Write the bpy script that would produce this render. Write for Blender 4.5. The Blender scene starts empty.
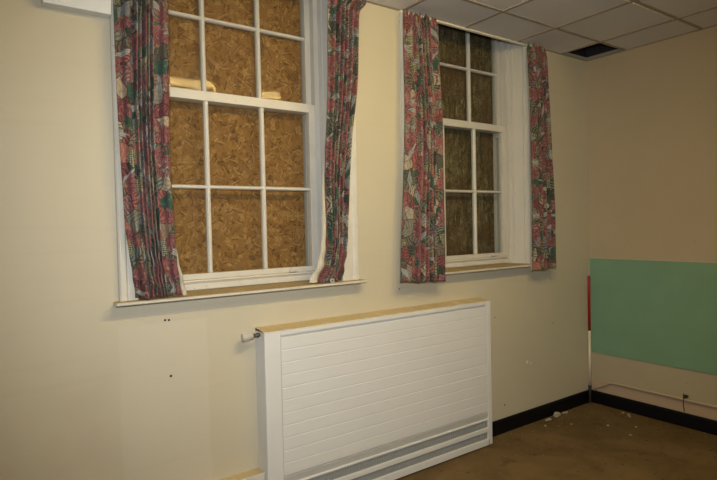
import bpy, bmesh, math, random
from mathutils import Vector, Matrix
random.seed(7)
S = bpy.context.scene
COL = S.collection
PI = math.pi

# ------------------------------------------------------------------ nodes
class NT:
    def __init__(s, name):
        s.m = bpy.data.materials.new(name); s.m.use_nodes = True
        s.t = s.m.node_tree; s.t.nodes.clear()
        s.out = s.t.nodes.new('ShaderNodeOutputMaterial')
    def n(s, typ, **kw):
        nd = s.t.nodes.new(typ)
        for k, v in kw.items(): setattr(nd, k, v)
        return nd
    def link(s, a, b): s.t.links.new(a, b)
    def put(s, sock, v):
        if isinstance(v, bpy.types.NodeSocket): s.link(v, sock)
        elif v is not None:
            if isinstance(v, tuple) and len(v) == 3 and sock.type == 'RGBA': v = v + (1,)
            sock.default_value = v
    def math(s, op, a, b=None, c=None, clamp=False):
        nd = s.n('ShaderNodeMath', operation=op); nd.use_clamp = clamp
        s.put(nd.inputs[0], a); s.put(nd.inputs[1], b)
        if c is not None: s.put(nd.inputs[2], c)
        return nd.outputs[0]
    def vmath(s, op, a, b=None):
        nd = s.n('ShaderNodeVectorMath', operation=op)
        s.put(nd.inputs[0], a)
        if b is not None: s.put(nd.inputs[1], b)
        return nd.outputs['Value'] if op in ('LENGTH', 'DISTANCE') else nd.outputs[0]
    def mix(s, f, a, b, mode='MIX'):
        nd = s.n('ShaderNodeMix', data_type='RGBA', blend_type=mode)
        s.put(nd.inputs[0], f); s.put(nd.inputs[6], a); s.put(nd.inputs[7], b)
        return nd.outputs[2]
    def ramp(s, f, stops, mode='LINEAR'):
        nd = s.n('ShaderNodeValToRGB'); nd.color_ramp.interpolation = mode
        e = nd.color_ramp.elements
        while len(e) > 1: e.remove(e[0])
        e[0].position = stops[0][0]; e[0].color = tuple(stops[0][1]) + (1,)
        for p, c in stops[1:]:
            x = e.new(p); x.color = tuple(c) + (1,)
        s.put(nd.inputs[0], f)
        return nd.outputs[0]
    def smooth(s, v, a, b):
        nd = s.n('ShaderNodeMapRange', interpolation_type='SMOOTHSTEP')
        s.put(nd.inputs[0], v); nd.inputs[1].default_value = a; nd.inputs[2].default_value = b
        return nd.outputs[0]
    def noise(s, v, scale, detail=3, rough=.5, dist=0):
        nd = s.n('ShaderNodeTexNoise'); s.put(nd.inputs['Vector'], v)
        nd.inputs['Scale'].default_value = scale; nd.inputs['Detail'].default_value = detail
        nd.inputs['Roughness'].default_value = rough; nd.inputs['Distortion'].default_value = dist
        return nd
    def voro(s, v, scale, feature='F1', dims='3D', rand=1):
        nd = s.n('ShaderNodeTexVoronoi', feature=feature, voronoi_dimensions=dims)
        s.put(nd.inputs['Vector'], v); nd.inputs['Scale'].default_value = scale
        nd.inputs['Randomness'].default_value = rand
        return nd
    def obj(s): return s.n('ShaderNodeTexCoord').outputs['Object']
    def world(s): return s.n('ShaderNodeNewGeometry').outputs['Position']
    def uv(s): return s.n('ShaderNodeTexCoord').outputs['UV']
    def sep(s, v):
        nd = s.n('ShaderNodeSeparateXYZ'); s.put(nd.inputs[0], v); return nd.outputs
    def comb(s, x, y, z):
        nd = s.n('ShaderNodeCombineXYZ')
        for i, q in enumerate((x, y, z)): s.put(nd.inputs[i], q)
        return nd.outputs[0]
    def scalev(s, v, sx, sy, sz): return s.vmath('MULTIPLY', v, (sx, sy, sz))
    def bump(s, h, strength=.3, dist=.01):
        nd = s.n('ShaderNodeBump'); s.put(nd.inputs['Height'], h)
        nd.inputs['Strength'].default_value = strength; nd.inputs['Distance'].default_value = dist
        return nd.outputs[0]
    def bsdf(s, color, rough=.6, normal=None, metal=0, spec=.5, **kw):
        b = s.n('ShaderNodeBsdfPrincipled')
        s.put(b.inputs['Base Color'], color); s.put(b.inputs['Roughness'], rough)
        b.inputs['Metallic'].default_value = metal; b.inputs['Specular IOR Level'].default_value = spec
        if normal is not None: s.link(normal, b.inputs['Normal'])
        for k, v in kw.items(): s.put(b.inputs[k], v)
        s.link(b.outputs[0], s.out.inputs[0])
        return s.m

def plain(name, color, rough=.5, var=.08, scale=12, bump=.05, metal=0, spec=.5):
    t = NT(name); w = t.obj()
    n = t.noise(w, scale, 4).outputs[0]
    c = t.mix(t.math('MULTIPLY', n, 1), tuple(x*(1-var) for x in color), tuple(min(1, x*(1+var)) for x in color))
    nb = t.noise(w, 90, 2).outputs[0]
    return t.bsdf(c, rough, t.bump(nb, bump, .004), metal, spec)

def dusty(name, color, dust, rough=.45):
    """gloss paint whose level tops carry settled dust"""
    t = NT(name); w = t.world()
    nz = t.sep(t.n('ShaderNodeNewGeometry').outputs['True Normal'])[2]
    n = t.noise(w, 25, 4, .6).outputs[0]
    grime = t.noise(w, 5, 5, .65).outputs[0]
    base = t.mix(t.smooth(grime, .45, .75), color, tuple(a*.86+b*.08 for a, b in zip(color, dust)))
    chips = t.smooth(t.noise(w, 60, 2, .5).outputs[0], .70, .74)
    base = t.mix(chips, base, tuple(a*.7 for a in color))
    m = t.math('MULTIPLY', t.smooth(nz, .8, .95), t.smooth(n, .12, .42))
    c = t.mix(m, base, dust)
    r = t.math('MULTIPLY_ADD', m, .4, rough)
    return t.bsdf(c, r, t.bump(n, .05, .003))

def wall_back_mat():
    t = NT('cream_wall_paint'); w = t.world(); x, y, z = t.sep(w)
    cream = (.66, .57, .42)
    n = t.noise(w, 1.3, 5, .6).outputs[0]
    c = t.mix(n, (.555, .508, .378), (.625, .578, .442))
    wob = t.math('MULTIPLY', t.math('SUBTRACT', t.noise(w, 7, 3).outputs[0], .5), .03)
    def rect(x0, x1, z0, z1, e=.008):
        xx = t.math('ADD', x, wob); zz = t.math('ADD', z, wob)
        a = t.math('MULTIPLY', t.smooth(xx, x0-e, x0+e), t.math('SUBTRACT', 1, t.smooth(xx, x1-e, x1+e)))
        b = t.math('MULTIPLY', t.smooth(zz, z0-e, z0+e), t.math('SUBTRACT', 1, t.smooth(zz, z1-e, z1+e)))
        return t.math('MULTIPLY', a, b)
    # paler, cleaner patch where something was taken off the wall
    c = t.mix(t.math('MULTIPLY', rect(-4.075, -3.625, .2, 1.205), .32), c, (.66, .62, .51))
    # worn/dirty area low on the left
    low = t.math('MULTIPLY', rect(-9, -4.08, -1, .95, .12), t.smooth(t.noise(w, 3, 4).outputs[0], .3, .7))
    c = t.mix(t.math('MULTIPLY', low, .35), c, (.50, .445, .36))
    # long roller streaks
    st = t.noise(t.scalev(w, .5, 1, 9), 2.0, 3).outputs[0]
    c = t.mix(t.math('MULTIPLY', t.smooth(st, .55, .75), .12), c, (.52, .43, .30))
    # scuffs of bare plaster
    sc = t.smooth(t.noise(w, 17, 3, .7).outputs[0], .735, .76)
    c = t.mix(t.math('MULTIPLY', sc, t.math('SUBTRACT', 1, t.smooth(z, .7, 1.2))), c, (.74, .69, .58))
    # old screw holes and specks
    for px, pz, r, col in ((-3.847, 1.212, .006, (.03, .025, .02)), (-3.827, 1.21, .006, (.03, .025, .02)), (-3.826, .917, .007, (.05, .04, .03)),
                           (-.551, .796, .006, (.25, .05, .03)), (-.911, .515, .014, (.8, .74, .62)), (-.86, .50, .009, (.8, .74, .62)),
                           (-.62, 1.18, .012, (.75, .68, .52)), (-1.20, .215, .007, (.08, .05, .03)), (-2.27, 1.24, .006, (.25, .2, .15)), (-1.3, .93, .006, (.3, .2, .12))):
        d = t.vmath('DISTANCE', w, (px, 0, pz))
        c = t.mix(t.math('LESS_THAN', d, r), c, col)
    c = t.mix(t.math('GREATER_THAN', z, 3.165), c, (.035, .03, .03))  # near-black above the ceiling paints in the darkness of the void
    nb = t.noise(w, 110, 3).outputs[0]; nb2 = t.noise(w, 3, 2).outputs[0]
    h = t.math('ADD', t.math('MULTIPLY', nb, .25), nb2)
    return t.bsdf(c, .62, t.bump(h, .12, .012), 0, .35)

def wall_right_mat():
    t = NT('pink_beige_wall_paint'); w = t.world(); x, y, z = t.sep(w)
    n = t.noise(w, 1.5, 5, .6).outputs[0]
    up = t.mix(n, (.435, .365, .25), (.495, .415, .29))
    lo = t.mix(n, (.43, .375, .26), (.49, .43, .31))
    c = t.mix(t.math('LESS_THAN', z, .47), up, lo)
    c = t.mix(t.math('LESS_THAN', z, .222), c, (.50, .38, .27))
    c = t.mix(t.smooth(t.noise(w, 9, 4, .7).outputs[0], .66, .74), c, (.40, .31, .22))
    c = t.mix(t.math('GREATER_THAN', z, 3.165), c, (.035, .03, .03))  # unlit void above the tiles put into the colour as near-black
    nb = t.noise(w, 100, 3).outputs[0]
    return t.bsdf(c, .65, t.bump(nb, .08, .004), 0, .3)

def floor_mat():
    t = NT('dirty_brown_floor'); w = t.world()
    a = t.noise(w, 2.2, 6, .62, .6).outputs[0]
    c = t.mix(t.smooth(a, .3, .7), (.12, .077, .032), (.19, .125, .056))
    b = t.noise(w, 7, 5, .7, .4).outputs[0]
    c = t.mix(t.math('MULTIPLY', t.smooth(b, .56, .68), .55), c, (.085, .047, .02))
    v = t.voro(w, 9).outputs['Distance']
    c = t.mix(t.math('MULTIPLY', t.math('LESS_THAN', v, .09), .8), c, (.06, .03, .015))
    v2 = t.voro(t.vmath('ADD', w, (3.1, 1.7, 0)), 15).outputs['Distance']
    c = t.mix(t.math('MULTIPLY', t.math('LESS_THAN', v2, .05), .7), c, (.38, .30, .19))
    g = t.noise(w, 160, 3).outputs[0]
    return t.bsdf(c, .8, t.bump(t.math('ADD', g, a), .25, .006), 0, .2)

def osb_mat(name, light, mid, dark, streak, seed):
    t = NT(name); w = t.vmath('ADD', t.obj(), (seed, 0, seed*.7))
    w = t.scalev(w, 1, 0, 1)
    wn = t.noise(w, 7, 2)
    w = t.vmath('ADD', w, t.vmath('MULTIPLY', t.vmath('SUBTRACT', wn.outputs['Color'], (.5, .5, .5)), (.05, 0, .05)))
    col = None; hh = None
    for i, (sc, off) in enumerate(((17, 0), (28, 3.3), (45, 7.7))):
        p = t.vmath('ADD', w, (off, 0, off*1.3))
        v = t.voro(p, sc)
        loc = t.vmath('SUBTRACT', p, v.outputs['Position'])
        cr = t.n('ShaderNodeSeparateColor'); t.link(v.outputs['Color'], cr.inputs[0])
        ro = t.n('ShaderNodeVectorRotate', rotation_type='Y_AXIS'); t.link(loc, ro.inputs['Vector'])
        t.link(t.math('MULTIPLY', cr.outputs[0], 6.28), ro.inputs['Angle'])
        q = t.vmath('ADD', t.scalev(ro.outputs[0], 14, 0, 110), t.vmath('MULTIPLY', v.outputs['Color'], (40, 0, 40)))
        f = t.noise(q, 1.0, 3, .6).outputs[0]
        k = t.math('MULTIPLY_ADD', t.math('SUBTRACT', cr.outputs[1], .5), .42, f)
        c = t.ramp(k, ((.20, dark), (.42, mid), (.58, mid), (.84, light)))
        if col is None: col, hh = c, f
        else:
            m = t.math('GREATER_THAN', cr.outputs[2], .52)
            col = t.mix(m, col, c); hh = t.math('ADD', hh, t.math('MULTIPLY', m, f))
    # thin bright flakes
    p = t.vmath('ADD', w, (1.9, 0, 5.1)); v = t.voro(p, 13)
    cr = t.n('ShaderNodeSeparateColor'); t.link(v.outputs['Color'], cr.inputs[0])
    ro = t.n('ShaderNodeVectorRotate', rotation_type='Y_AXIS'); t.link(t.vmath('SUBTRACT', p, v.outputs['Position']), ro.inputs['Vector'])
    t.link(t.math('MULTIPLY', cr.outputs[0], 6.28), ro.inputs['Angle'])
    lx, ly, lz = t.sep(ro.outputs[0])
    sl = t.math('MULTIPLY', t.math('LESS_THAN', t.math('ABSOLUTE', lz), .0032), t.math('LESS_THAN', t.math('ABSOLUTE', lx), .028))
    col = t.mix(t.math('MULTIPLY', sl, t.math('MULTIPLY', cr.outputs[2], .7)), col, light)
    sh = t.math('MULTIPLY', t.math('LESS_THAN', t.math('ABSOLUTE', t.math('ADD', lz, .009)), .0022), t.math('LESS_THAN', t.math('ABSOLUTE', lx), .022))
    col = t.mix(t.math('MULTIPLY', sh, .8), col, dark)
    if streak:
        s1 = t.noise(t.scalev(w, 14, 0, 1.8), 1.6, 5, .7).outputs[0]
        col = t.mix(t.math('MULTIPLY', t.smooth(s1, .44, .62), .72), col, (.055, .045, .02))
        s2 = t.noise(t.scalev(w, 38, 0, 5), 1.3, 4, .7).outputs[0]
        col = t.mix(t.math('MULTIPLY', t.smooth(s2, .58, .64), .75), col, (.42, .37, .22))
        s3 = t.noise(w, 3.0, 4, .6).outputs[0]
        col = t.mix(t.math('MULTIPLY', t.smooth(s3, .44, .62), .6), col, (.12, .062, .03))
    return t.bsdf(col, .75, t.bump(hh, .3, .004), 0, .2)

def fabric_mat(seed):
    t = NT('floral_print_cotton'); uv = t.vmath('ADD', t.uv(), (seed, seed*.37, 0))
    wn = t.noise(uv, 9, 3)
    uv2 = t.vmath('ADD', uv, t.vmath('MULTIPLY', t.vmath('SUBTRACT', wn.outputs['Color'], (.5, .5, .5)), (.035, .035, 0)))
    def cell(p, sc, dims='2D'):
        v = t.voro(p, sc, 'F1', dims)
        cr = t.n('ShaderNodeSeparateColor'); t.link(v.outputs['Color'], cr.inputs[0])
        ro = t.n('ShaderNodeVectorRotate', rotation_type='Z_AXIS'); t.link(t.vmath('SUBTRACT', p, v.outputs['Position']), ro.inputs['Vector'])
        t.link(t.math('MULTIPLY', cr.outputs[0], 6.28), ro.inputs['Angle'])
        return v, cr, t.sep(ro.outputs[0])
    # ground: leaf strokes
    v, cr, L = cell(uv2, 13)
    base = t.ramp(cr.outputs[1], ((0, (.085, .11, .075)), (.2, (.15, .15, .10)), (.36, (.22, .07, .07)), (.5, (.035, .07, .048)), (.62, (.23, .17, .12)),
                                  (.72, (.19, .20, .20)), (.82, (.36, .12, .10)), (.92, (.42, .36, .25))), 'CONSTANT')
    alt = t.ramp(cr.outputs[2], ((0, (.035, .03, .03)), (.35, (.33, .23, .16)), (.6, (.10, .035, .04)), (.8, (.26, .27, .25))), 'CONSTANT')
    ph = t.math('ADD', t.math('MULTIPLY', L[1], 300), t.math('MULTIPLY_ADD', t.noise(uv, 40, 3).outputs[0], 9, t.math('MULTIPLY', t.math('ABSOLUTE', L[0]), 170)))
    st = t.smooth(t.math('SINE', ph), .15, .65)
    col = t.mix(t.math('MULTIPLY', st, .85), base, alt)
    ed = t.voro(uv2, 13, 'DISTANCE_TO_EDGE', '2D').outputs['Distance']
    col = t.mix(t.math('MULTIPLY', t.math('LESS_THAN', ed, .035), .75), col, (.03, .022, .025))
    # teal blocks dotted with cream
    v, cr, L = cell(t.vmath('ADD', uv, (3.7, 1.1, 0)), 6.5)
    bl = t.math('MULTIPLY', t.math('LESS_THAN', t.math('ABSOLUTE', L[0]), .035), t.math('LESS_THAN', t.math('ABSOLUTE', L[1]), .05))
    bl = t.math('MULTIPLY', bl, t.math('GREATER_THAN', cr.outputs[1], .35))
    d2 = t.voro(uv, 95, 'F1', '2D', .25).outputs['Distance']
    dots = t.math('MULTIPLY', t.math('LESS_THAN', d2, .36), t.math('GREATER_THAN', cr.outputs[2], .45))
    col = t.mix(bl, col, t.mix(dots, (.045, .095, .065), (.46, .38, .22)))
    # pale grey-blue blades
    v, cr, L = cell(t.vmath('ADD', uv2, (1.3, 4.4, 0)), 7)
    w_ = t.math('MULTIPLY_ADD', t.math('ABSOLUTE', L[0]), -.22, .017)
    bd = t.math('MULTIPLY', t.math('LESS_THAN', t.math('ABSOLUTE', L[1]), w_), t.math('GREATER_THAN', cr.outputs[1], .3))
    bc = t.mix(t.smooth(t.math('SINE', t.math('MULTIPLY', L[1], 700)), -.2, .5), (.19, .21, .21), (.46, .46, .42))
    col = t.mix(bd, col, bc)
    # big feathered rose flowers
    for off, sc, rad in (((0, 0, 0), 5.2, .12), ((2.2, 6.1, 0), 7.2, .085)):
        v, cr, L = cell(t.vmath('ADD', uv2, off), sc)
        ang = t.math('ARCTAN2', L[1], L[0]); d = v.outputs['Distance']
        d = t.vmath('LENGTH', t.comb(L[0], L[1], 0.0))
        pet = t.math('SINE', t.math('ADD', t.math('MULTIPLY', ang, 11), t.math('MULTIPLY', d, 70)))
        half = t.math('GREATER_THAN', t.math('MULTIPLY_ADD', t.math('ABSOLUTE', L[1]), -.75, t.math('ADD', L[0], rad*.12)), 0)
        edge = t.math('MULTIPLY_ADD', pet, rad*.22, rad*.85)
        mk = t.math('MULTIPLY', t.math('LESS_THAN', d, edge), half)
        mk = t.math('MULTIPLY', mk, t.math('GREATER_THAN', cr.outputs[1], .36))
        fine = t.math('SINE', t.math('ADD', t.math('MULTIPLY', ang, 17), t.math('MULTIPLY', t.noise(uv, 25, 3).outputs[0], 16)))
        k = t.math('ADD', t.math('MULTIPLY_ADD', fine, .22, t.math('MULTIPLY_ADD', t.noise(uv, 60, 3).outputs[0], .8, .1)), t.math('MULTIPLY', t.math('SUBTRACT', d, rad*.5), 3))
        fc = t.ramp(k, ((.08, (.05, .02, .022)), (.32, (.17, .048, .052)), (.55, (.30, .125, .12)), (.75, (.21, .08, .08)), (.95, (.50, .37, .30))))
        fc = t.mix(t.math('MULTIPLY', t.math('LESS_THAN', d, .010), .8), fc, (.30, .20, .10))
        col = t.mix(mk, col, fc)
    col = t.mix(1, col, (.95, .93, .91), 'MULTIPLY')
    blot = t.noise(uv, 38, 4, .7).outputs[0]
    col = t.mix(t.math('MULTIPLY', t.smooth(blot, .52, .64), .5), col, (.05, .035, .04))
    blot2 = t.noise(t.vmath('ADD', uv, (9, 4, 0)), 55, 4, .7).outputs[0]
    col = t.mix(t.math('MULTIPLY', t.smooth(blot2, .58, .66), .5), col, (.40, .33, .25))
    weave = t.noise(t.scalev(uv, 500, 500, 1), 1, 2).outputs[0]
    return t.bsdf(col, .78, t.bump(weave, .06, .001), 0, .25, **{'Sheen Weight': .06})

def glass_mat():
    t = NT('window_glass')
    tr = t.n('ShaderNodeBsdfTransparent'); tr.inputs[0].default_value = (.93, .95, .92, 1)
    gl = t.n('ShaderNodeBsdfGlossy'); gl.inputs['Roughness'].default_value = .035
    gl.inputs[0].default_value = (1, 1, 1, 1)
    fr = t.n('ShaderNodeFresnel'); fr.inputs[0].default_value = 1.45
    f = t.math('MULTIPLY', fr.outputs[0], .25)
    mx = t.n('ShaderNodeMixShader'); t.link(f, mx.inputs[0]); t.link(tr.outputs[0], mx.inputs[1]); t.link(gl.outputs[0], mx.inputs[2])
    di = t.n('ShaderNodeBsdfDiffuse'); di.inputs[0].default_value = (.45, .42, .36, 1)
    m2 = t.n('ShaderNodeMixShader')
    dirt = t.math('MULTIPLY', t.smooth(t.noise(t.scalev(t.world(), 6, 6, 3), 2, 5, .7).outputs[0], .4, .8), .05)
    t.link(dirt, m2.inputs[0]); t.link(mx.outputs[0], m2.inputs[1]); t.link(di.outputs[0], m2.inputs[2])
    t.link(m2.outputs[0], t.out.inputs[0])
    return t.m

def emit_mat(name, color, strength):
    t = NT(name); e = t.n('ShaderNodeEmission'); e.inputs[0].default_value = color + (1,); e.inputs[1].default_value = strength
    t.link(e.outputs[0], t.out.inputs[0]); return t.m

M = {}
DUST = (.40, .29, .13)
M['wall'] = wall_back_mat(); M['wall_r'] = wall_right_mat()
M['wall_dim'] = plain('dull_room_paint', (.42, .36, .28), .7)
M['void'] = plain('rough_dark_plaster', (.03, .027, .026), .9, .3)
M['floor'] = floor_mat()
M['gloss'] = dusty('white_gloss_paint', (.67, .645, .565), DUST)
M['frame'] = plain('window_frame_paint', (.60, .58, .515), .45, .07, 6)
M['rad'] = plain('radiator_white_enamel', (.76, .765, .75), .38, .03, 5, .02)
M['radtop'] = dusty('radiator_top_enamel', (.70, .68, .60), (.52, .41, .22))
M['grille'] = plain('grey_grille_mesh', (.33, .345, .34), .6, .12, 60)
M['radgrey'] = plain('pale_grey_enamel', (.60, .60, .58), .45, .05)
M['black'] = plain('black_skirting_gloss', (.004, .004, .005), .5, .3, spec=.2)
M['green'] = plain('green_board_paint', (.19, .345, .225), .75, .08, 4, .1)
M['tile'] = plain('ceiling_tile_fibre', (.74, .72, .68), .9, .05, 3, .25)
M['grid'] = plain('aged_ceiling_bar', (.36, .31, .24), .6, .1)
M['tile_edge'] = plain('raw_tile_edge', (.80, .72, .58), .9)
M['box'] = plain('white_boxing_paint', (.74, .76, .75), .5, .03)
M['track'] = plain('cream_track_plastic', (.80, .74, .58), .4, .04)
M['lining'] = plain('cream_lining_cotton', (.55, .51, .40), .85, .1, 30)
M['red'] = plain('red_rod_paint', (.36, .006, .008), .4, .08)
M['rodwhite'] = plain('white_rod_paint', (.72, .66, .52), .4, .06)
M['steel'] = plain('dull_grey_steel', (.10, .10, .105), .4, .1, metal=.7)
M['chrome'] = plain('dull_chrome', (.22, .20, .17), .3, .1, metal=.9)
M['valve'] = plain('aged_white_plastic', (.56, .53, .45), .4, .05)
M['pipe'] = plain('painted_pipe', (.52, .43, .28), .5, .1)
M['plaster'] = plain('crumbled_plaster', (.44, .38, .28), .95, .2, 40, .3)
M['darkmetal'] = plain('dark_rusty_metal', (.03, .025, .022), .6, .3)
M['osb'] = osb_mat('bright_strand_board', (.44, .265, .105), (.265, .137, .044), (.12, .058, .019), False, 0)
M['osb_dimmed'] = osb_mat('weathered_dimmed_strand_board', (.32, .26, .145), (.17, .135, .072), (.055, .04, .022), True, 4.3)  # weathered colours, darkened further to stand in for weaker light at this window
M['glass'] = glass_mat()
FAB = [fabric_mat(s) for s in (0.0, 1.73, 3.1, 5.57)]

# ------------------------------------------------------------------ mesh helpers
def box(bm, x0, x1, y0, y1, z0, z1, mi=0):
    vs = [bm.verts.new(p) for p in ((x0,y0,z0),(x1,y0,z0),(x1,y1,z0),(x0,y1,z0),(x0,y0,z1),(x1,y0,z1),(x1,y1,z1),(x0,y1,z1))]
    for f in ((0,3,2,1),(4,5,6,7),(0,1,5,4),(1,2,6,5),(2,3,7,6),(3,0,4,7)):
        fc = bm.faces.new([vs[i] for i in f]); fc.material_index = mi
    return vs

def prism(bm, prof, axis, a, b):
    """extrude a closed 2-D profile along axis ('x': profile is (y,z); 'z': profile is (x,y))"""
    def mk(p, t): return (t, p[0], p[1]) if axis == 'x' else ((p[0], t, p[1]) if axis == 'y' else (p[0], p[1], t))
    A = [bm.verts.new(mk(p, a)) for p in prof]; B = [bm.verts.new(mk(p, b)) for p in prof]
    n = len(prof)
    for i in range(n): bm.faces.new((A[i], A[(i+1) % n], B[(i+1) % n], B[i]))
    bm.faces.new(A[::-1]); bm.faces.new(B)

def lathe(bm, prof, org, axis='x', seg=24):
    """prof: (t, r) pairs along the axis"""
    rings = []
    for t_, r in prof:
        ring = []
        for k in range(seg):
            a = 2*PI*k/seg; c, s_ = math.cos(a)*r, math.sin(a)*r
            p = {'x': (t_, c, s_), 'y': (c, t_, s_), 'z': (c, s_, t_)}[axis]
            ring.append(bm.verts.new(tuple(o+q for o, q in zip(org, p))))
        rings.append(ring)
    for A, B in zip(rings, rings[1:]):
        for k in range(seg):
            f = bm.faces.new((A[k], A[(k+1) % seg], B[(k+1) % seg], B[k])); f.smooth = True
    bm.faces.new(rings[0][::-1]); bm.faces.new(rings[-1])

def tube(bm, pts, r, seg=10):
    pts = [Vector(p) for p in pts]; rings = []
    for i, p in enumerate(pts):
        d = (pts[min(i+1, len(pts)-1)] - pts[max(i-1, 0)]).normalized()
        up = Vector((0, 0, 1)) if abs(d.z) < .9 else Vector((1, 0, 0))
        a = d.cross(up).normalized(); b = d.cross(a)
        rings.append([bm.verts.new(p + a*math.cos(2*PI*k/seg)*r + b*math.sin(2*PI*k/seg)*r) for k in range(seg)])
    for A, B in zip(rings, rings[1:]):
        for k in range(seg):
            f = bm.faces.new((A[k], A[(k+1) % seg], B[(k+1) % seg], B[k])); f.smooth = True
    bm.faces.new(rings[0][::-1]); bm.faces.new(rings[-1])

def obj(name, bm, mats, parent=None, bevel=0, org=None, keep=False):
    if not keep: bmesh.ops.recalc_face_normals(bm, faces=bm.faces)
    if org is not None: bmesh.ops.translate(bm, verts=bm.verts, vec=-Vector(org))
    me = bpy.data.meshes.new(name); bm.to_mesh(me); bm.free()
    for m in (mats if isinstance(mats, (list, tuple)) else [mats]): me.materials.append(m)
    o = bpy.data.objects.new(name, me); COL.objects.link(o)
    if org is not None: o.location = org
    if parent is not None:
        o.parent = parent; o.matrix_parent_inverse = Matrix.Translation(parent.location).inverted()
    if bevel:
        b = o.modifiers.new('bevel', 'BEVEL'); b.width = bevel; b.segments = 2; b.limit_method = 'ANGLE'; b.angle_limit = .6
    return o

def empty(name, loc):
    o = bpy.data.objects.new(name, None); COL.objects.link(o); o.location = loc; o.empty_display_size = .1
    return o

def tag(o, label, cat, group=None):
    o['label'] = label; o['category'] = cat
    if group: o['group'] = group
    return o

def struct(o, label=None, cat=None):
    o['kind'] = 'structure'
    if label: o['label'] = label
    if cat: o['category'] = cat
    return o

def nb(): return bmesh.new()

# ------------------------------------------------------------------ measures (metres; room corner at the origin, window wall along y = 0)
ZC = 3.128                      # suspended ceiling
ZR = 3.75                       # slab above it
XL, YB = -7.2, -5.4             # left and rear walls
CX = (-3.36, -1.497)            # window centres
HO = .63                        # half opening in the wall
Z0, Z1 = 1.332, 3.46            # opening bottom / top

# ---- window wall with its two openings
bm = nb()
xs = [XL, CX[0]-HO, CX[0]+HO, CX[1]-HO, CX[1]+HO, .3]; zs = [-.1, Z0-.03, Z1, ZR]
for i in range(5):
    for k in range(3):
        if i in (1, 3) and k == 1: continue
        box(bm, xs[i], xs[i+1], 0, .36, zs[k], zs[k+1])
bmesh.ops.remove_doubles(bm, verts=bm.verts, dist=1e-5)
dup = {}
for f in bm.faces: dup.setdefault(tuple(round(v, 4) for v in f.calc_center_median()), []).append(f)
bmesh.ops.delete(bm, geom=[f for l in dup.values() if len(l) > 1 for f in l], context='FACES_ONLY')
struct(obj('wall_back', bm, M['wall']), 'cream painted wall with the two boarded windows', 'wall')
bm = nb(); box(bm, 0, .25, YB, 0, -.1, ZR); struct(obj('wall_right', bm, M['wall_r']), 'pinkish beige side wall behind the green board', 'wall')
bm = nb(); box(bm, XL-.2, XL, YB, .36, -.1, ZR); struct(obj('wall_left', bm, M['wall_dim']), 'dull painted wall out of view on the left', 'wall')
bm = nb(); box(bm, XL-.2, .25, YB-.2, YB, -.1, ZR); struct(obj('wall_front', bm, M['wall_dim']), 'dull painted wall behind the viewer', 'wall')
bm = nb(); box(bm, XL, 0, YB, 0, -.1, 0); struct(obj('floor', bm, M['floor']), 'dirty brown floor', 'floor')
bm = nb(); box(bm, XL-.2, .3, YB-.2, .36, ZR, ZR+.15); struct(obj('ceiling_slab', bm, M['void']), 'dark slab above the suspended ceiling', 'ceiling')

# ---- suspended ceiling: 600 mm lay-in tiles on T bars
gx = [-1.007 + .6*i for i in range(-10, 2)]; gy = [-.374 - .6*j for j in range(0, 9)]
gx = [XL] + [g for g in gx if XL < g < -.05] + [0]; gy = [0] + [g for g in gy if g > YB+.05] + [YB]
FILL = (-3.707, -2.174)          # added panel for overhead bounce light, two cells deep
bm = nb()
for i in range(len(gx)-1):
    for j in range(len(gy)-1):
        a, b, c, d = gx[i], gx[i+1], gy[j+1], gy[j]
        if a > -.5 and j == 0: continue                       # the missing tile in the corner
        mx, my = (a+b)/2, (c+d)/2
        if abs(mx-FILL[0]) < .2 and abs(my-FILL[1]) < .4: continue
        vs = box(bm, a+.004, b-.004, c+.004, d-.004, ZC+.006, ZC+.021)
ceil = struct(obj('ceiling', bm, M['tile']), 'grey suspended ceiling tiles', 'ceiling')
bm = nb()
for g in gx[1:-1]: box(bm, g-.012, g+.012, YB, -.0, ZC, ZC+.006); 
for g in gy[1:-1]: box(bm, XL, 0, g-.012, g+.012, ZC+.0004, ZC+.0056)
for g in gx[1:-1]: box(bm, g-.001, g+.001, YB, -.0, ZC+.005, ZC+.035)
for g in gy[1:-1]: box(bm, XL, 0, g-.001, g+.001, ZC+.005, ZC+.034)
box(bm, XL, 0, -.02, 0, ZC, ZC+.005); box(bm, -.02, 0, YB, 0, ZC+.0002, ZC+.0052)
obj('ceiling_grid', bm, M['grid'], ceil)
bm = nb()
prism(bm, [(-.958, ZC+.012), (-.946, ZC+.012), (-.950, ZC-.005), (-.9575, ZC-.007)], 'x', -.985, -.43); prism(bm, [(-.958, ZC+.012), (-.946, ZC+.012), (-.950, ZC-.004), (-.9575, ZC-.006)], 'x', -1.55, -1.03)
obj('tile_edge', bm, M['tile_edge'], ceil)['label'] = 'pale raw edge of a tile hanging slightly low'

# ---- baseboards
def skirting(bm, axis, a, b, sign=-1):
    pr = [(0, 0), (sign*.016, 0), (sign*.016, .100), (sign*.010, .113), (0, .113)]
    if axis == 'x': prism(bm, pr, 'x', a, b)
    else: prism(bm, [(p[0], p[1]) for p in pr], 'y', a, b)
bm = nb(); skirting(bm, 'x', -1.46, 0); struct(obj('baseboard_back', bm, M['black']), 'black baseboard right of the radiator', 'baseboard')
bm = nb(); skirting(bm, 'y', YB, -.016); struct(obj('baseboard_right', bm, M['black']), 'black baseboard under the green board', 'baseboard')

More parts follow.
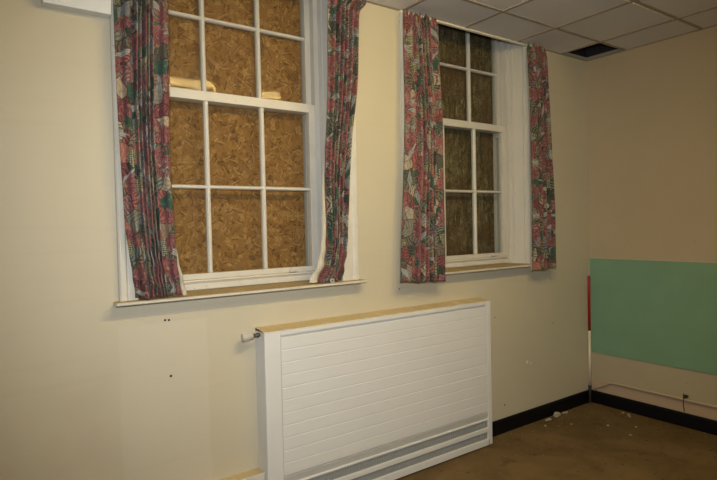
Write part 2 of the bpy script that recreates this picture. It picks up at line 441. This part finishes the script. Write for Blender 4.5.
# ------------------------------------------------------------------ sash windows
GH = .496                       # half glass width
MX = (-.174, .174)              # glazing bars
def pane_mesh(x0, x1, z0, z1, y, tilt=0, bow=0):
    bm = nb(); n = 10; g = []
    zc = (z0+z1)/2
    for i in range(n+1):
        row = []
        for k in range(n+1):
            u = i/n; x = x0+(x1-x0)*u; z = z0+(z1-z0)*k/n
            s_ = max(0, min(1, (u-.10)/.22)); s_ = s_*s_*(3-2*s_)
            row.append(bm.verts.new((x, y + (tilt + bow*s_)*(z-zc), z)))
        g.append(row)
    for i in range(n):
        for k in range(n):
            f = bm.faces.new((g[i][k], g[i+1][k], g[i+1][k+1], g[i][k+1])); f.smooth = True
    bm.normal_update()
    return bm

def sash(bm, c, y0, y1, zb, zg0, zm, zg1, zt, st=.045, bars=None):
    gy0, gy1 = y0+.006, y1-.006
    box(bm, c-GH-st, c-GH, y0, y1, zb, zt); box(bm, c+GH, c+GH+st, y0, y1, zb, zt)
    box(bm, c-GH, c+GH, y0, y1, zb, zg0); box(bm, c-GH, c+GH, y0, y1, zg1, zt)
    w = .014
    ym = (y0+y1)/2
    for m in MX:
        prism(bm, [(c+m-w, gy0+.010), (c+m-w*.5, gy0), (c+m+w*.5, gy0), (c+m+w, gy0+.010), (c+m+w, gy1), (c+m-w, gy1)], 'z', zg0, zg1)
    for z in zm:
        prism(bm, [(gy0+.0105, z-w*.8), (gy0+.0005, z-w*.4), (gy0+.0005, z+w*.4), (gy0+.0105, z+w*.8), (gy1-.0005, z+w*.8), (gy1-.0005, z-w*.8)], 'x', c-GH, c+GH)

def window(idx, c, sx0, sx1, aw, ux, dm, du, warp, label):
    w = struct(empty('window_%d' % (idx+1), (c, 0, Z0)), label, 'window')
    # box frame, splayed linings, head
    bm = nb()
    B = GH+.045
    for s in (-1, 1):
        def X(v): return c + s*v
        pr = [(X(HO+.001), -.002), (X(HO-.012), -.002), (X(B+.028), .125), (X(B+.028), .142), (X(B-.004), .142), (X(B-.004), .149), (X(B+.001), .149),
              (X(B+.001), .193), (X(B+.001), .195), (X(B+.014), .195), (X(B+.014), .243), (X(B-.02), .243), (X(B-.02), .30), (X(HO+.001), .30)]
        prism(bm, pr, 'z', Z0, Z1)
        # raised beads on the splayed lining
        for t_ in (.16, .86):
            px, py = X(HO-.012)+(X(B+.028)-X(HO-.012))*t_, -.002+.127*t_
            prism(bm, [(px-.006, py-.006), (px+.006, py-.006), (px+.006, py+.006), (px-.006, py+.006)], 'z', Z0+.012, Z1-.05)
    box(bm, c-B-.02, c+B+.02, .13, .30, Z1-.05, Z1+.002); box(bm, c-HO, c+HO, .0, .13, Z1-.02, Z1+.002)
    box(bm, c-B-.02, c+B+.02, .20, .34, Z0-.02, Z0+.03)
    obj('window_frame', bm, M['frame'], w, .002)
    # architrave
    bm = nb()
    for s in (-1, 1):
        def X(v): return c + s*v
        q = aw[0] if s < 0 else aw[1]
        pr = [(X(HO-.012), 0), (X(HO-.012), -.016), (X(HO+.002), -.020), (X(HO+q-.040), -.018), (X(HO+q-.032), -.028), (X(HO+q-.008), -.030), (X(HO+q), -.022), (X(HO+q), 0)]
        prism(bm, pr, 'z', Z0, ZC-.002)
    obj('architrave', bm, M['gloss'], w, .0015)
    # sill board
    bm = nb()
    prism(bm, [(.20, Z0-.03), (.20, Z0+.003), (-.072, Z0-.001), (-.080, Z0-.006), (-.080, Z0-.013), (-.074, Z0-.017), (0, Z0-.017), (0, Z0-.03)], 'x', c-HO+.001, c+HO-.001)
    for a, b in ((sx0, c-HO+.001), (c+HO-.001, sx1)):
        prism(bm, [(-.001, Z0-.017), (-.001, Z0+.0), (-.072, Z0-.001), (-.080, Z0-.006), (-.080, Z0-.013), (-.074, Z0-.017)], 'x', a, b)
    obj('window_sill', bm, M['gloss'], w)
    # lower sash, with the moulded ledge on its bottom rail
    bm = nb()
    sash(bm, c, .150, .192, Z0+.004, 1.428, (1.925+dm*.5,), 2.418+dm, 2.472+dm)
    prism(bm, [(.150, 1.398), (.138, 1.392), (.136, 1.384), (.150, 1.380)], 'x', c-GH-.04, c+GH+.04)
    prism(bm, [(.150, 1.340), (.143, 1.340), (.143, 1.372), (.150, 1.374)], 'x', c-GH-.04, c+GH+.04)
    lo = obj('lower_sash', bm, M['gloss'], w, .002)
    bm = nb()
    sash(bm, c+ux, .198, .240, 2.418+dm, 2.460+dm, (2.895+du, 3.325+du), 3.36, 3.405)
    for s in (-1, 1):          # sash horns
        xc = c+ux+s*(GH+.022)
        prism(bm, [(.198, 2.418+dm), (.240, 2.418+dm), (.236, 2.395+dm), (.222, 2.375+dm), (.206, 2.378+dm), (.198, 2.395+dm)], 'x', xc-.02, xc+.02)
    obj('upper_sash', bm, M['frame'], w, .002)
    cols = [(-GH, MX[0]-.014), (MX[0]+.014, MX[1]-.014), (MX[1]+.014, GH)]
    for (zs_, y, up) in (((1.428, 1.925+dm*.5, 2.418+dm), .172, 0), ((2.460+dm, 2.895+du, 3.325+du, 3.36), .220, 1)):
        for r in range(len(zs_)-1):
            for k, (a, b) in enumerate(cols):
                ti, bo = random.uniform(-.004, .004), 0
                if up and r == 0: ti, bo = warp[k]
                obj('glass_pane', pane_mesh(c+ux*up+a, c+ux*up+b, zs_[r]+.003, zs_[r+1]-.003, y, ti, bo), M['glass'], w, keep=True)
    # sash lift on the bottom rail
    bm = nb(); xl = c+.35
    box(bm, xl-.026, xl+.026, .128, .151, 1.400, 1.412); box(bm, xl-.022, xl+.022, .124, .133, 1.408, 1.426)
    obj('sash_lift', bm, M['gloss'], w, .003)
    return w

window(0, CX[0], -4.094, -2.600, (.078, .108), .011, -.013, -.006, [(.004, 0), (0.0, .075), (.007, 0)], 'wide sash window backed by bright tan strand board')
window(1, CX[1], -2.255, -.742, (.102, .10), .004, .012, .022, [(.03, 0), (.03, 0), (.03, 0)], 'sash window backed by weathered board darkened for weaker light, nearer the corner')

def board(c, m, label, y, hw):
    bm = nb(); box(bm, c-hw, c+hw, y, y+.018, Z0+.035, Z1-.055)
    return tag(obj('strand_board', bm, m, None, .002, (c, y, Z0+.035)), label, 'board')
board(CX[0], M['osb'], 'bright tan strand board boarding up the wide window on the left', .262, .512)
board(CX[1], M['osb_dimmed'], 'weathered streaky board, coloured darker for weaker light, boarding up the window nearer the corner', .262, .512)

# ------------------------------------------------------------------ curtains
def interp(pts, z):
    pts = sorted(pts)
    if z <= pts[0][0]: return pts[0][1]
    for i in range(len(pts)-1):
        (a, p), (b, q) = pts[i], pts[i+1]
        if z <= b:
            t_ = (z-a)/(b-a)
            m0 = (q-pts[i-1][1])/(b-pts[i-1][0]) if i > 0 else (q-p)/(b-a)
            m1 = (pts[i+2][1]-p)/(pts[i+2][0]-a) if i+2 < len(pts) else (q-p)/(b-a)
            h = b-a
            return (2*t_**3-3*t_**2+1)*p + (t_**3-2*t_**2+t_)*h*m0 + (-2*t_**3+3*t_**2)*q + (t_**3-t_**2)*h*m1
    return pts[-1][1]

def curtain(label, Lp, Rp, Yp, zt, zb, wts, amp, seed, mat, flap_l=None, flap_r=None, bunch=0, skew=0):
    rnd = random.Random(seed); nf = len(wts)
    ph = [rnd.uniform(0, 6.28) for _ in range(6)]
    tot = sum(wts); cum = [0]
    for w_ in wts: cum.append(cum[-1]+w_/tot)
    ams = [rnd.uniform(.8, 1.15)*(1.0 if w_ < 1 else .62) for w_ in wts]
    def phase(u):
        for i in range(nf):
            if u <= cum[i+1] or i == nf-1:
                f = (u-cum[i])/(cum[i+1]-cum[i])
                return i+f, ams[i]*(1-f)+ams[(i+1) % nf]*f
    nu, nv = nf*18, 96
    def point(u, v, dy, zb_):
        zbb = zb_ + skew*(u-.5) + .004*math.sin(u*nf*2.1+ph[0])
        z = zt + (zbb-zt)*v
        L, R = interp(Lp, z), interp(Rp, z)
        drift = .022*math.sin(z*2.3+ph[1]) + .012*math.sin(z*5.1+ph[2])
        uu = min(1, max(0, u + drift*math.sin(PI*u)))
        p, am = phase(uu)
        s = math.sin(2*PI*p); s = s*(1.25-.25*s*s)
        head = max(0, 1-(zt-z)/.08)
        a = amp*am*(1-.5*head)*(.78+.22*math.sin(z*3+ph[3]+u*5))
        y = interp(Yp, z) + a*s + dy + .0018*math.sin(u*47+z*9)
        y += head*.006*math.sin(2*PI*u*19+ph[4])
        wl = min(wts[min(nf-1, int(p))]/tot, .9/nf)
        x = L + (R-L)*(u - wl*(.070*math.sin(4*PI*p) + .10*math.cos(2*PI*p))*max(0, math.sin(PI*u))**.5)
        if bunch and z-zbb < .35:
            q = 1-(z-zbb)/.35
            y += bunch*.009*q*math.sin(z*62+u*9+ph[5])
            x += bunch*.005*q*math.sin(z*48+u*14+ph[4])*math.sin(PI*u)
        if head > 0: z = z + head*head*.013*(math.sin(2*PI*u*13+ph[0]) + .7*math.sin(u*31+ph[1]))
        return Vector((x, y, z))
    arc = [0]; prev = point(0, .5, 0, zb)
    for i in range(1, nu+1):
        q = point(i/nu, .5, 0, zb); arc.append(arc[-1]+(q-prev).length); prev = q
    def sheet(dy, flaps=False):
        bm = nb(); uvl = bm.loops.layers.uv.new('UVMap'); g = []
        for k in range(nv+1):
            row = [(point(i/nu, k/nv, dy, zb), arc[i]) for i in range(nu+1)]
            if flaps:
                row = row[1:-1]
                for fl, side in ((flap_l, 0), (flap_r, 1)):
                    if not fl: continue
                    e = row[-1][0] if side else row[0][0]
                    ext = max(0.0, interp(fl, e.z)) * (1 if side else -1)
                    new = []
                    for m in range(1, 9):
                        f = m/8
                        new.append((e + Vector((ext*f, -.012*math.sin(PI*f)*min(1, abs(ext)/.03) + .006*f*math.sin(9*e.z+ph[1]), 0)), arc[-1]+.01*m))
                    row = row+new if side else new[::-1]+row
            g.append([(bm.verts.new(p), (u_, p.z)) for p, u_ in row])
        for k in range(nv):
            for i in range(len(g[0])-1):
                q = (g[k][i], g[k+1][i], g[k+1][i+1], g[k][i+1])
                f = bm.faces.new([e[0] for e in q]); f.smooth = True
                for lp, e in zip(f.loops, q): lp[uvl].uv = e[1]
        return bm
    xm = (interp(Lp, zb)+interp(Rp, zb))/2
    t = tag(empty('curtain', (xm, interp(Yp, zb), zb)), label, 'curtain', 'floral curtains at the two windows')
    f = obj('fabric', sheet(0), mat, t)
    sm = f.modifiers.new('thickness', 'SOLIDIFY'); sm.thickness = .0016; sm.offset = 0
    l = obj('lining', sheet(.006, True), M['lining'], t)
    l['label'] = 'cream lining'
    return t

Y1 = [(3.1, -.072), (2.2, -.070), (1.7, -.066), (1.5, -.055), (1.33, -.046)]
curtain('floral curtain at left of the wide window, its foot bunched on the sill',
        [(3.1, -4.063), (2.78, -4.063), (2.5, -4.063), (2.21, -4.058), (1.925, -4.050), (1.683, -4.040), (1.51, -4.017), (1.345, -3.999)],
        [(3.1, -3.80), (2.84, -3.803), (2.46, -3.809), (2.08, -3.816), (1.83, -3.810), (1.52, -3.794), (1.33, -3.768)],
        Y1, 3.10, 1.341, [2.0, .8, .42, .62, .4, .6, 2.0], .034, 3, FAB[0], None,
        [(3.1, 0), (1.75, 0), (1.6, .002), (1.5, .012), (1.42, .022), (1.33, .028)], bunch=1)
curtain('floral curtain at right of the wide window, cream lining turned out at its foot',
        [(3.1, -2.842), (2.68, -2.852), (2.32, -2.868), (1.96, -2.890), (1.6, -2.880), (1.443, -2.895), (1.35, -2.945)],
        [(3.1, -2.556), (3.075, -2.560), (3.03, -2.608), (2.85, -2.622), (2.59, -2.639), (2.21, -2.696), (1.715, -2.735), (1.53, -2.740), (1.34, -2.773)],
        Y1, 3.105, 1.341, [.8, .5, .45, .5, .6, .8], .028, 11, FAB[1],
        [(3.1, 0), (2.3, 0), (2.1, .004), (1.96, .012), (1.72, .026), (1.5, .045), (1.40, .055), (1.34, .058)], None, bunch=1)
Y2 = [(3.1, -.078), (2.5, -.095), (1.3, -.108)]
curtain('floral curtain hanging at left of the window nearer the corner',
        [(3.1, -2.252), (3.06, -2.255), (2.9, -2.258), (2.24, -2.278), (1.71, -2.321), (1.29, -2.350)],
        [(3.1, -1.955), (2.68, -1.940), (2.26, -1.931), (1.7, -1.934), (1.275, -1.938)],
        Y2, 3.098, 1.286, [1.3, .9, .5, .45, .5, .5, 1.2], .034, 23, FAB[2], skew=-.02)
curtain('narrow floral curtain hanging nearest the room corner',
        [(3.1, -.940), (2.73, -.938), (2.25, -.944), (1.7, -.944), (1.28, -.956)],
        [(3.1, -.735), (3.0, -.712), (2.6, -.70), (2.27, -.691), (1.7, -.678), (1.29, -.672)],
        Y2, 3.104, 1.286, [.8, .5, .45, .6, .8], .032, 31, FAB[3], skew=.012)
for a, b, lab in ((-4.08, -2.57, 'cream curtain track above the wide window on the left'), (-2.235, -.735, 'cream curtain track at the ceiling over the window nearer the corner')):
    bm = nb()
    prism(bm, [(-.030, 3.112), (-.030, 3.125), (-.008, 3.125), (-.008, 3.112), (-.014, 3.112), (-.014, 3.116), (-.024, 3.116), (-.024, 3.112)], 'x', a, b)
    tag(obj('curtain_track', bm, M['track'], None, 0, ((a+b)/2, -.02, 3.108)), lab, 'curtain track', None)

# small white ring lying on the sill under the right-hand curtain
bm = nb()
n1, n2 = 20, 8; rr = []
for i in range(n1):
    a = 2*PI*i/n1
    rr.append([bm.verts.new((-2.862+math.cos(a)*(.011+.0042*math.cos(2*PI*k/n2)), -.0755+.0042*math.sin(2*PI*k/n2)*.9, 1.3460+math.sin(a)*(.011+.0042*math.cos(2*PI*k/n2)))) for k in range(n2)])
for i in range(n1):
    for k in range(n2):
        f = bm.faces.new((rr[i][k], rr[(i+1) % n1][k], rr[(i+1) % n1][(k+1) % n2], rr[i][(k+1) % n2])); f.smooth = True
tag(obj('curtain_ring', bm, M['valve'], None, 0, (-2.862, -.07, 1.33)), 'tiny white curtain ring on the sill at the curtain foot', 'ring')

# ------------------------------------------------------------------ radiator
RX0, RX1, RY, RT, RB = -3.345, -1.486, -.12, 1.096, .010
rad = tag(empty('radiator', ((RX0+RX1)/2, -.06, 0)), 'large white low-surface-temperature radiator cover under the windows', 'radiator')
bm = nb()
box(bm, RX0, RX0+.10, RY, -.001, RB, RT-.008); box(bm, RX1-.045, RX1, RY, -.001, RB, RT-.008)      # ends
box(bm, RX0+.10, RX1-.045, RY, RY+.02, 1.066, RT-.008)                                             # top band
box(bm, RX0+.10, RX1-.045, RY+.022, RY+.03, .05, 1.07)                                             # inner back sheet
box(bm, RX0+.10, RX1-.03, RY+.001, RY+.02, .198, .212); box(bm, RX0+.02, RX1-.03, RY+.001, RY+.02, .110, .143); box(bm, RX0+.02, RX1-.03, RY, RY+.02, RB, .058)
obj('casing', bm, M['rad'], rad, .004)
bm = nb()
pb, pt = .262, 1.056; npk = 11; ph_ = (pt-pb)/npk
for i in range(npk):
    z0_, z1_ = pb+i*ph_, pb+(i+1)*ph_
    prism(bm, [(RY+.021, z0_+.0004), (RY+.0026, z0_+.0004), (RY+.001, z0_+.004), (RY+.001, z1_-.004), (RY+.0026, z1_-.0004), (RY+.021, z1_-.0004)], 'x', RX0+.1005, RX1-.0455)
box(bm, RX0+.1005, RX1-.0455, RY+.0032, RY+.021, pb, pt)
obj('front_panel', bm, M['rad'], rad)
bm = nb()
prism(bm, [(RY+.02, .261), (RY+.001, .255), (RY+.010, .2125), (RY+.02, .2125)], 'x', RX0+.02, RX1-.012)
obj('lower_rail', bm, M['radgrey'], rad)['label'] = 'pale grey sloping strip'
for za, zb_ in ((.144, .197), (.059, .109)):
    bm = nb(); box(bm, RX0+.10, RX1-.046, RY+.012, RY+.016, za, zb_)
    n = 90
    for i in range(n):
        x = RX0+.10+(RX1-RX0-.146)*(i+.5)/n; box(bm, x-.003, x+.003, RY+.008, RY+.0125, za+.003, zb_-.003)
    box(bm, RX0+.10, RX1-.046, RY+.009, RY+.0128, (za+zb_)/2-.002, (za+zb_)/2+.002)
    obj('grille', bm, M['grille'], rad)['label'] = 'grey mesh air grille'
bm = nb()
prism(bm, [(RY, RT-.0085), (RY, RT-.003), (RY+.004, RT), (-.001, RT+.014), (-.001, RT-.0085)], 'x', RX0, RX1)
n = 13
for i in range(n+1):
    x = RX0+.004+(RX1-RX0-.008)*i/n; w_ = .012
    a, b = max(RX0, x-w_), min(RX1, x+w_)
    prism(bm, [(RY+.012, RT), (RY+.012, RT+.003), (-.006, RT+.0155), (-.006, RT)], 'x', a, b)
obj('top_grille', bm, M['radtop'], rad)['label'] = 'dusty yellowed top'
bm = nb()
lathe(bm, [(-3.453, .017), (-3.451, .0215), (-3.408, .0225), (-3.404, .020), (-3.392, .0205), (-3.390, .016)], (0, -.062, 1.078), 'x', 28)
for k in range(14):
    a = 2*PI*k/14; y, z = -.062+.0222*math.cos(a), 1.078+.0222*math.sin(a)
    box(bm, -3.448, -3.411, y-.0013, y+.0013, z-.0013, z+.0013)
vh = obj('valve_head', bm, M['valve'], rad); vh['label'] = 'white thermostatic valve head'
bm = nb(); lathe(bm, [(-3.392, .0135), (-3.380, .0135), (-3.379, .010), (-3.366, .010), (-3.365, .015), (-3.352, .015), (-3.351, .009), (-3.340, .009)], (0, -.062, 1.078), 'x', 6)
obj('valve_body', bm, M['chrome'], vh)['label'] = 'dull chrome valve body'

# boxed pipe along the foot of the wall, left of the radiator
bm = nb(); box(bm, -5.6, RX0-.002, -.082, -.001, 0, .302); box(bm, -3.462, -3.458, -.0825, -.001, .2, .3025)
tag(obj('pipe_boxing', bm, M['radtop'], None, .004, (-4.4, -.04, 0)), 'low white dusty pipe boxing on the floor left of the radiator', 'pipe boxing')

# boxing high on the wall left of the wide window
bm = nb(); box(bm, -4.357, -4.070, -.062, -.001, 2.712, ZC-.002)
tag(obj('wall_boxing', bm, M['box'], None, .003, (-4.22, -.03, 2.712)), 'white boxing high on the wall left of the wide window', 'boxing')

# ------------------------------------------------------------------ right wall: green board, pipe, ranging rod
gb = tag(empty('pinboard', (-.005, -1.3, .468)), 'long green board fixed flat on the right-hand wall', 'board')
bm = nb(); box(bm, -.010, -.0005, -2.75, -.018, .468, 1.0755); box(bm, -.010, -.0005, -2.75, -.018, 1.0775, 1.332); box(bm, -.008, -.0005, -2.75, -.018, 1.07, 1.08)
obj('board_panel', bm, M['green'], gb, .001)
bm = nb(); box(bm, -.013, -.0005, -2.75, -.018, 1.332, 1.340)
obj('top_edge_strip', bm, M['pipe'], gb)['label'] = 'thin cream strip along the top'

pp = tag(empty('heating_pipe', (-.02, -.5, .21)), 'thin cream pipe running low along the right-hand wall', 'pipe')
bm = nb()
pts = [(-.020, -.055, .118), (-.020, -.075, .150), (-.020, -.12, .17), (-.020, -.17, .195), (-.020, -.205, .219), (-.020, -.25, .224), (-.020, -1.0, .224), (-.020, -2.9, .222)]
tube(bm, pts, .009, 12); obj('pipe_run', bm, M['pipe'], pp)
bm = nb(); box(bm, -.030, -.001, -.845, -.833, .236, .262); tube(bm, [(-.028, -.832, .275), (-.030, -.832, .235), (-.030, -.832, .175), (-.012, -.832, .13)], .0035, 8); box(bm, -.030, -.001, -.858, -.846, .244, .260)
obj('pipe_clip', bm, M['darkmetal'], pp)['label'] = 'dark metal clip'

rod = tag(empty('ranging_rod', (-.060, -.038, 0)), 'red and white surveying rod standing in the room corner', 'rod')
R_ = .0125; ox, oy = -.060, -.038
bm = nb(); lathe(bm, [(0, .003), (.02, .008), (.12, .0125), (.165, .0155), (.172, .0155)], (ox, oy, 0), 'z', 20); obj('steel_point', bm, M['steel'], rod)['label'] = 'dark steel point'
bm = nb(); lathe(bm, [(.172, R_), (.672, R_)], (ox, oy, 0), 'z', 20); obj('white_band', bm, M['rodwhite'], rod)['label'] = 'white band'
bm = nb(); lathe(bm, [(.672, R_), (1.168, R_), (1.174, R_*.7)], (ox, oy, 0), 'z', 20); obj('red_band', bm, M['red'], rod)['label'] = 'red band'

# ------------------------------------------------------------------ crumbled plaster on the floor
def fragment(x, y, sx, sy, sz, seed, label, group):
    r = random.Random(seed); bm = nb(); bmesh.ops.create_icosphere(bm, subdivisions=2, radius=1)
    for v in bm.verts:
        k = r.uniform(.68, 1.15); v.co = Vector((v.co.x*sx*k, v.co.y*sy*k, v.co.z*sz*k))
    zmin = min(v.co.z for v in bm.verts)
    for v in bm.verts: v.co += Vector((x, y, -zmin))
    o = obj('plaster_fragment', bm, M['plaster'], None, 0, (x, y, 0))
    return tag(o, label, 'plaster fragment', group)
G = 'plaster fragments on the floor'
fragment(-.60, -.060, .046, .026, .022, 1, 'largest crumb of fallen plaster, against the black baseboard', G)
fragment(-.735, -.070, .050, .020, .009, 2, 'flat sliver of fallen plaster left of the largest crumb', G)
fragment(-.470, -.055, .036, .020, .009, 3, 'small plaster flake right of the largest crumb by the baseboard', G)
for i, (x, y, s_) in enumerate([(-.855, -.13, .010), (-.46, -.44, .011), (-.52, -.66, .010), (-.66, -.24, .009), (-.32, -.60, .010), (-.10, -.42, .014), (-.085, -.36, .011), (-.13, -.445, .010)]):
    fragment(x, y, s_*1.2, s_, s_*.5, 20+i, 'small pale crumb of plaster on the brown floor', G)
bm = nb(); r = random.Random(5)
for i in range(170):
    k = r.random()
    if k < .4: x, y = r.uniform(-1.4, -.05), -.02-abs(r.gauss(0, .10))
    elif k < .7: x, y = -.02-abs(r.gauss(0, .12)), r.uniform(-1.4, -.05)
    else: x, y = r.uniform(-1.6, -.1), r.uniform(-1.1, -.1)
    s_ = r.uniform(.0015, .0045); q = r.uniform(0, 6)
    a = [bm.verts.new((x+s_*math.cos(q+j*2.09), y+s_*math.sin(q+j*2.09), 0.0002)) for j in range(3)]; tp = bm.verts.new((x, y, s_*.8))
    for j in range(3): bm.faces.new((a[j], a[(j+1) % 3], tp))
    bm.faces.new(a[::-1])
o = tag(obj('grit', bm, M['plaster']), 'scattered pale grit and dust on the floor', 'debris'); o['kind'] = 'stuff'

# ------------------------------------------------------------------ lamps
LIT_A = 16; LIT_B = 58
lp = tag(empty('overhead_light', (FILL[0], FILL[1], ZC)), 'added overhead panel standing in for bounced flash, out of view', 'light')  # added fill panel, stands in for flash bounced off the ceiling
bm = nb(); x0, x1, y0, y1 = FILL[0]-.29, FILL[0]+.29, FILL[1]-.59, FILL[1]+.59
box(bm, x0, x0+.02, y0, y1, ZC-.012, ZC+.06); box(bm, x1-.02, x1, y0, y1, ZC-.012, ZC+.06); box(bm, x0, x1, y0, y0+.02, ZC-.012, ZC+.06); box(bm, x0, x1, y1-.02, y1, ZC-.012, ZC+.06); box(bm, x0, x1, y0, y1, ZC+.05, ZC+.07)
obj('light_housing', bm, M['box'], lp)
bm = nb(); box(bm, x0+.02, x1-.02, y0+.02, y1-.02, ZC-.006, ZC-.002)
obj('light_diffuser', bm, emit_mat('bounce_fill_diffuser', (1, .93, .80), LIT_A*.1), lp)
bt = tag(empty('overhead_light', (-2.74, -1.86, ZC)), 'yellowish strip light on the ceiling, reflected in the wide window', 'light')
bm = nb(); box(bm, -3.53, -1.95, -1.895, -1.825, ZC-.028, ZC-.001); obj('light_housing', bm, M['box'], bt)
bm = nb(); prism(bm, [(-1.905, ZC-.028), (-1.815, ZC-.028), (-1.815, ZC-.070), (-1.84, ZC-.085), (-1.88, ZC-.085), (-1.905, ZC-.070)], 'x', -3.53, -1.95)
obj('light_diffuser', bm, emit_mat('lit_yellow_diffuser', (1, .74, .29), LIT_B), bt)
ld = bpy.data.lights.new('bounce_fill_lamp', 'AREA'); ld.shape = 'RECTANGLE'; ld.size = .54; ld.size_y = 1.14
ld.energy = 12; ld.color = (1, .95, .86); ld.spread = math.radians(165)
lo = bpy.data.objects.new('bounce_fill_lamp', ld); COL.objects.link(lo); lo.location = (FILL[0], FILL[1], ZC-.008)

# the photographer's flash just above the lens
fl = bpy.data.lights.new('camera_flash', 'SPOT'); fl.shadow_soft_size = .09; fl.spot_size = math.radians(92); fl.spot_blend = 1; fl.energy = 250; fl.color = (.94, .97, 1)
fo = bpy.data.objects.new('camera_flash', fl); COL.objects.link(fo)
wd = bpy.data.worlds.new('World'); S.world = wd; wd.use_nodes = True
wd.node_tree.nodes['Background'].inputs[0].default_value = (.01, .01, .012, 1)

# ------------------------------------------------------------------ camera
cd = bpy.data.cameras.new('Camera'); cd.sensor_width = 36; cd.lens = 551.98/717*36; cd.clip_start = .05
cam = bpy.data.objects.new('Camera', cd); COL.objects.link(cam)
Rv = Vector((0.81279091, -0.58214885, -0.02176358)); Uv = Vector((0.03361555, 0.00957166, 0.999389)); Fv = Vector((0.58158484, 0.81302589, -0.02734902))
cam.matrix_world = Matrix(((Rv.x, Uv.x, -Fv.x, -4.68121), (Rv.y, Uv.y, -Fv.y, -2.90298), (Rv.z, Uv.z, -Fv.z, 1.68323), (0, 0, 0, 1)))
S.camera = cam
fo.matrix_world = cam.matrix_world.copy(); fo.location = Vector((-4.72, -2.96, 1.90))
S.view_settings.view_transform = 'Standard'; S.view_settings.look = 'None'; S.view_settings.gamma = 1; S.view_settings.use_curve_mapping = False
S.view_settings.exposure = -0.03
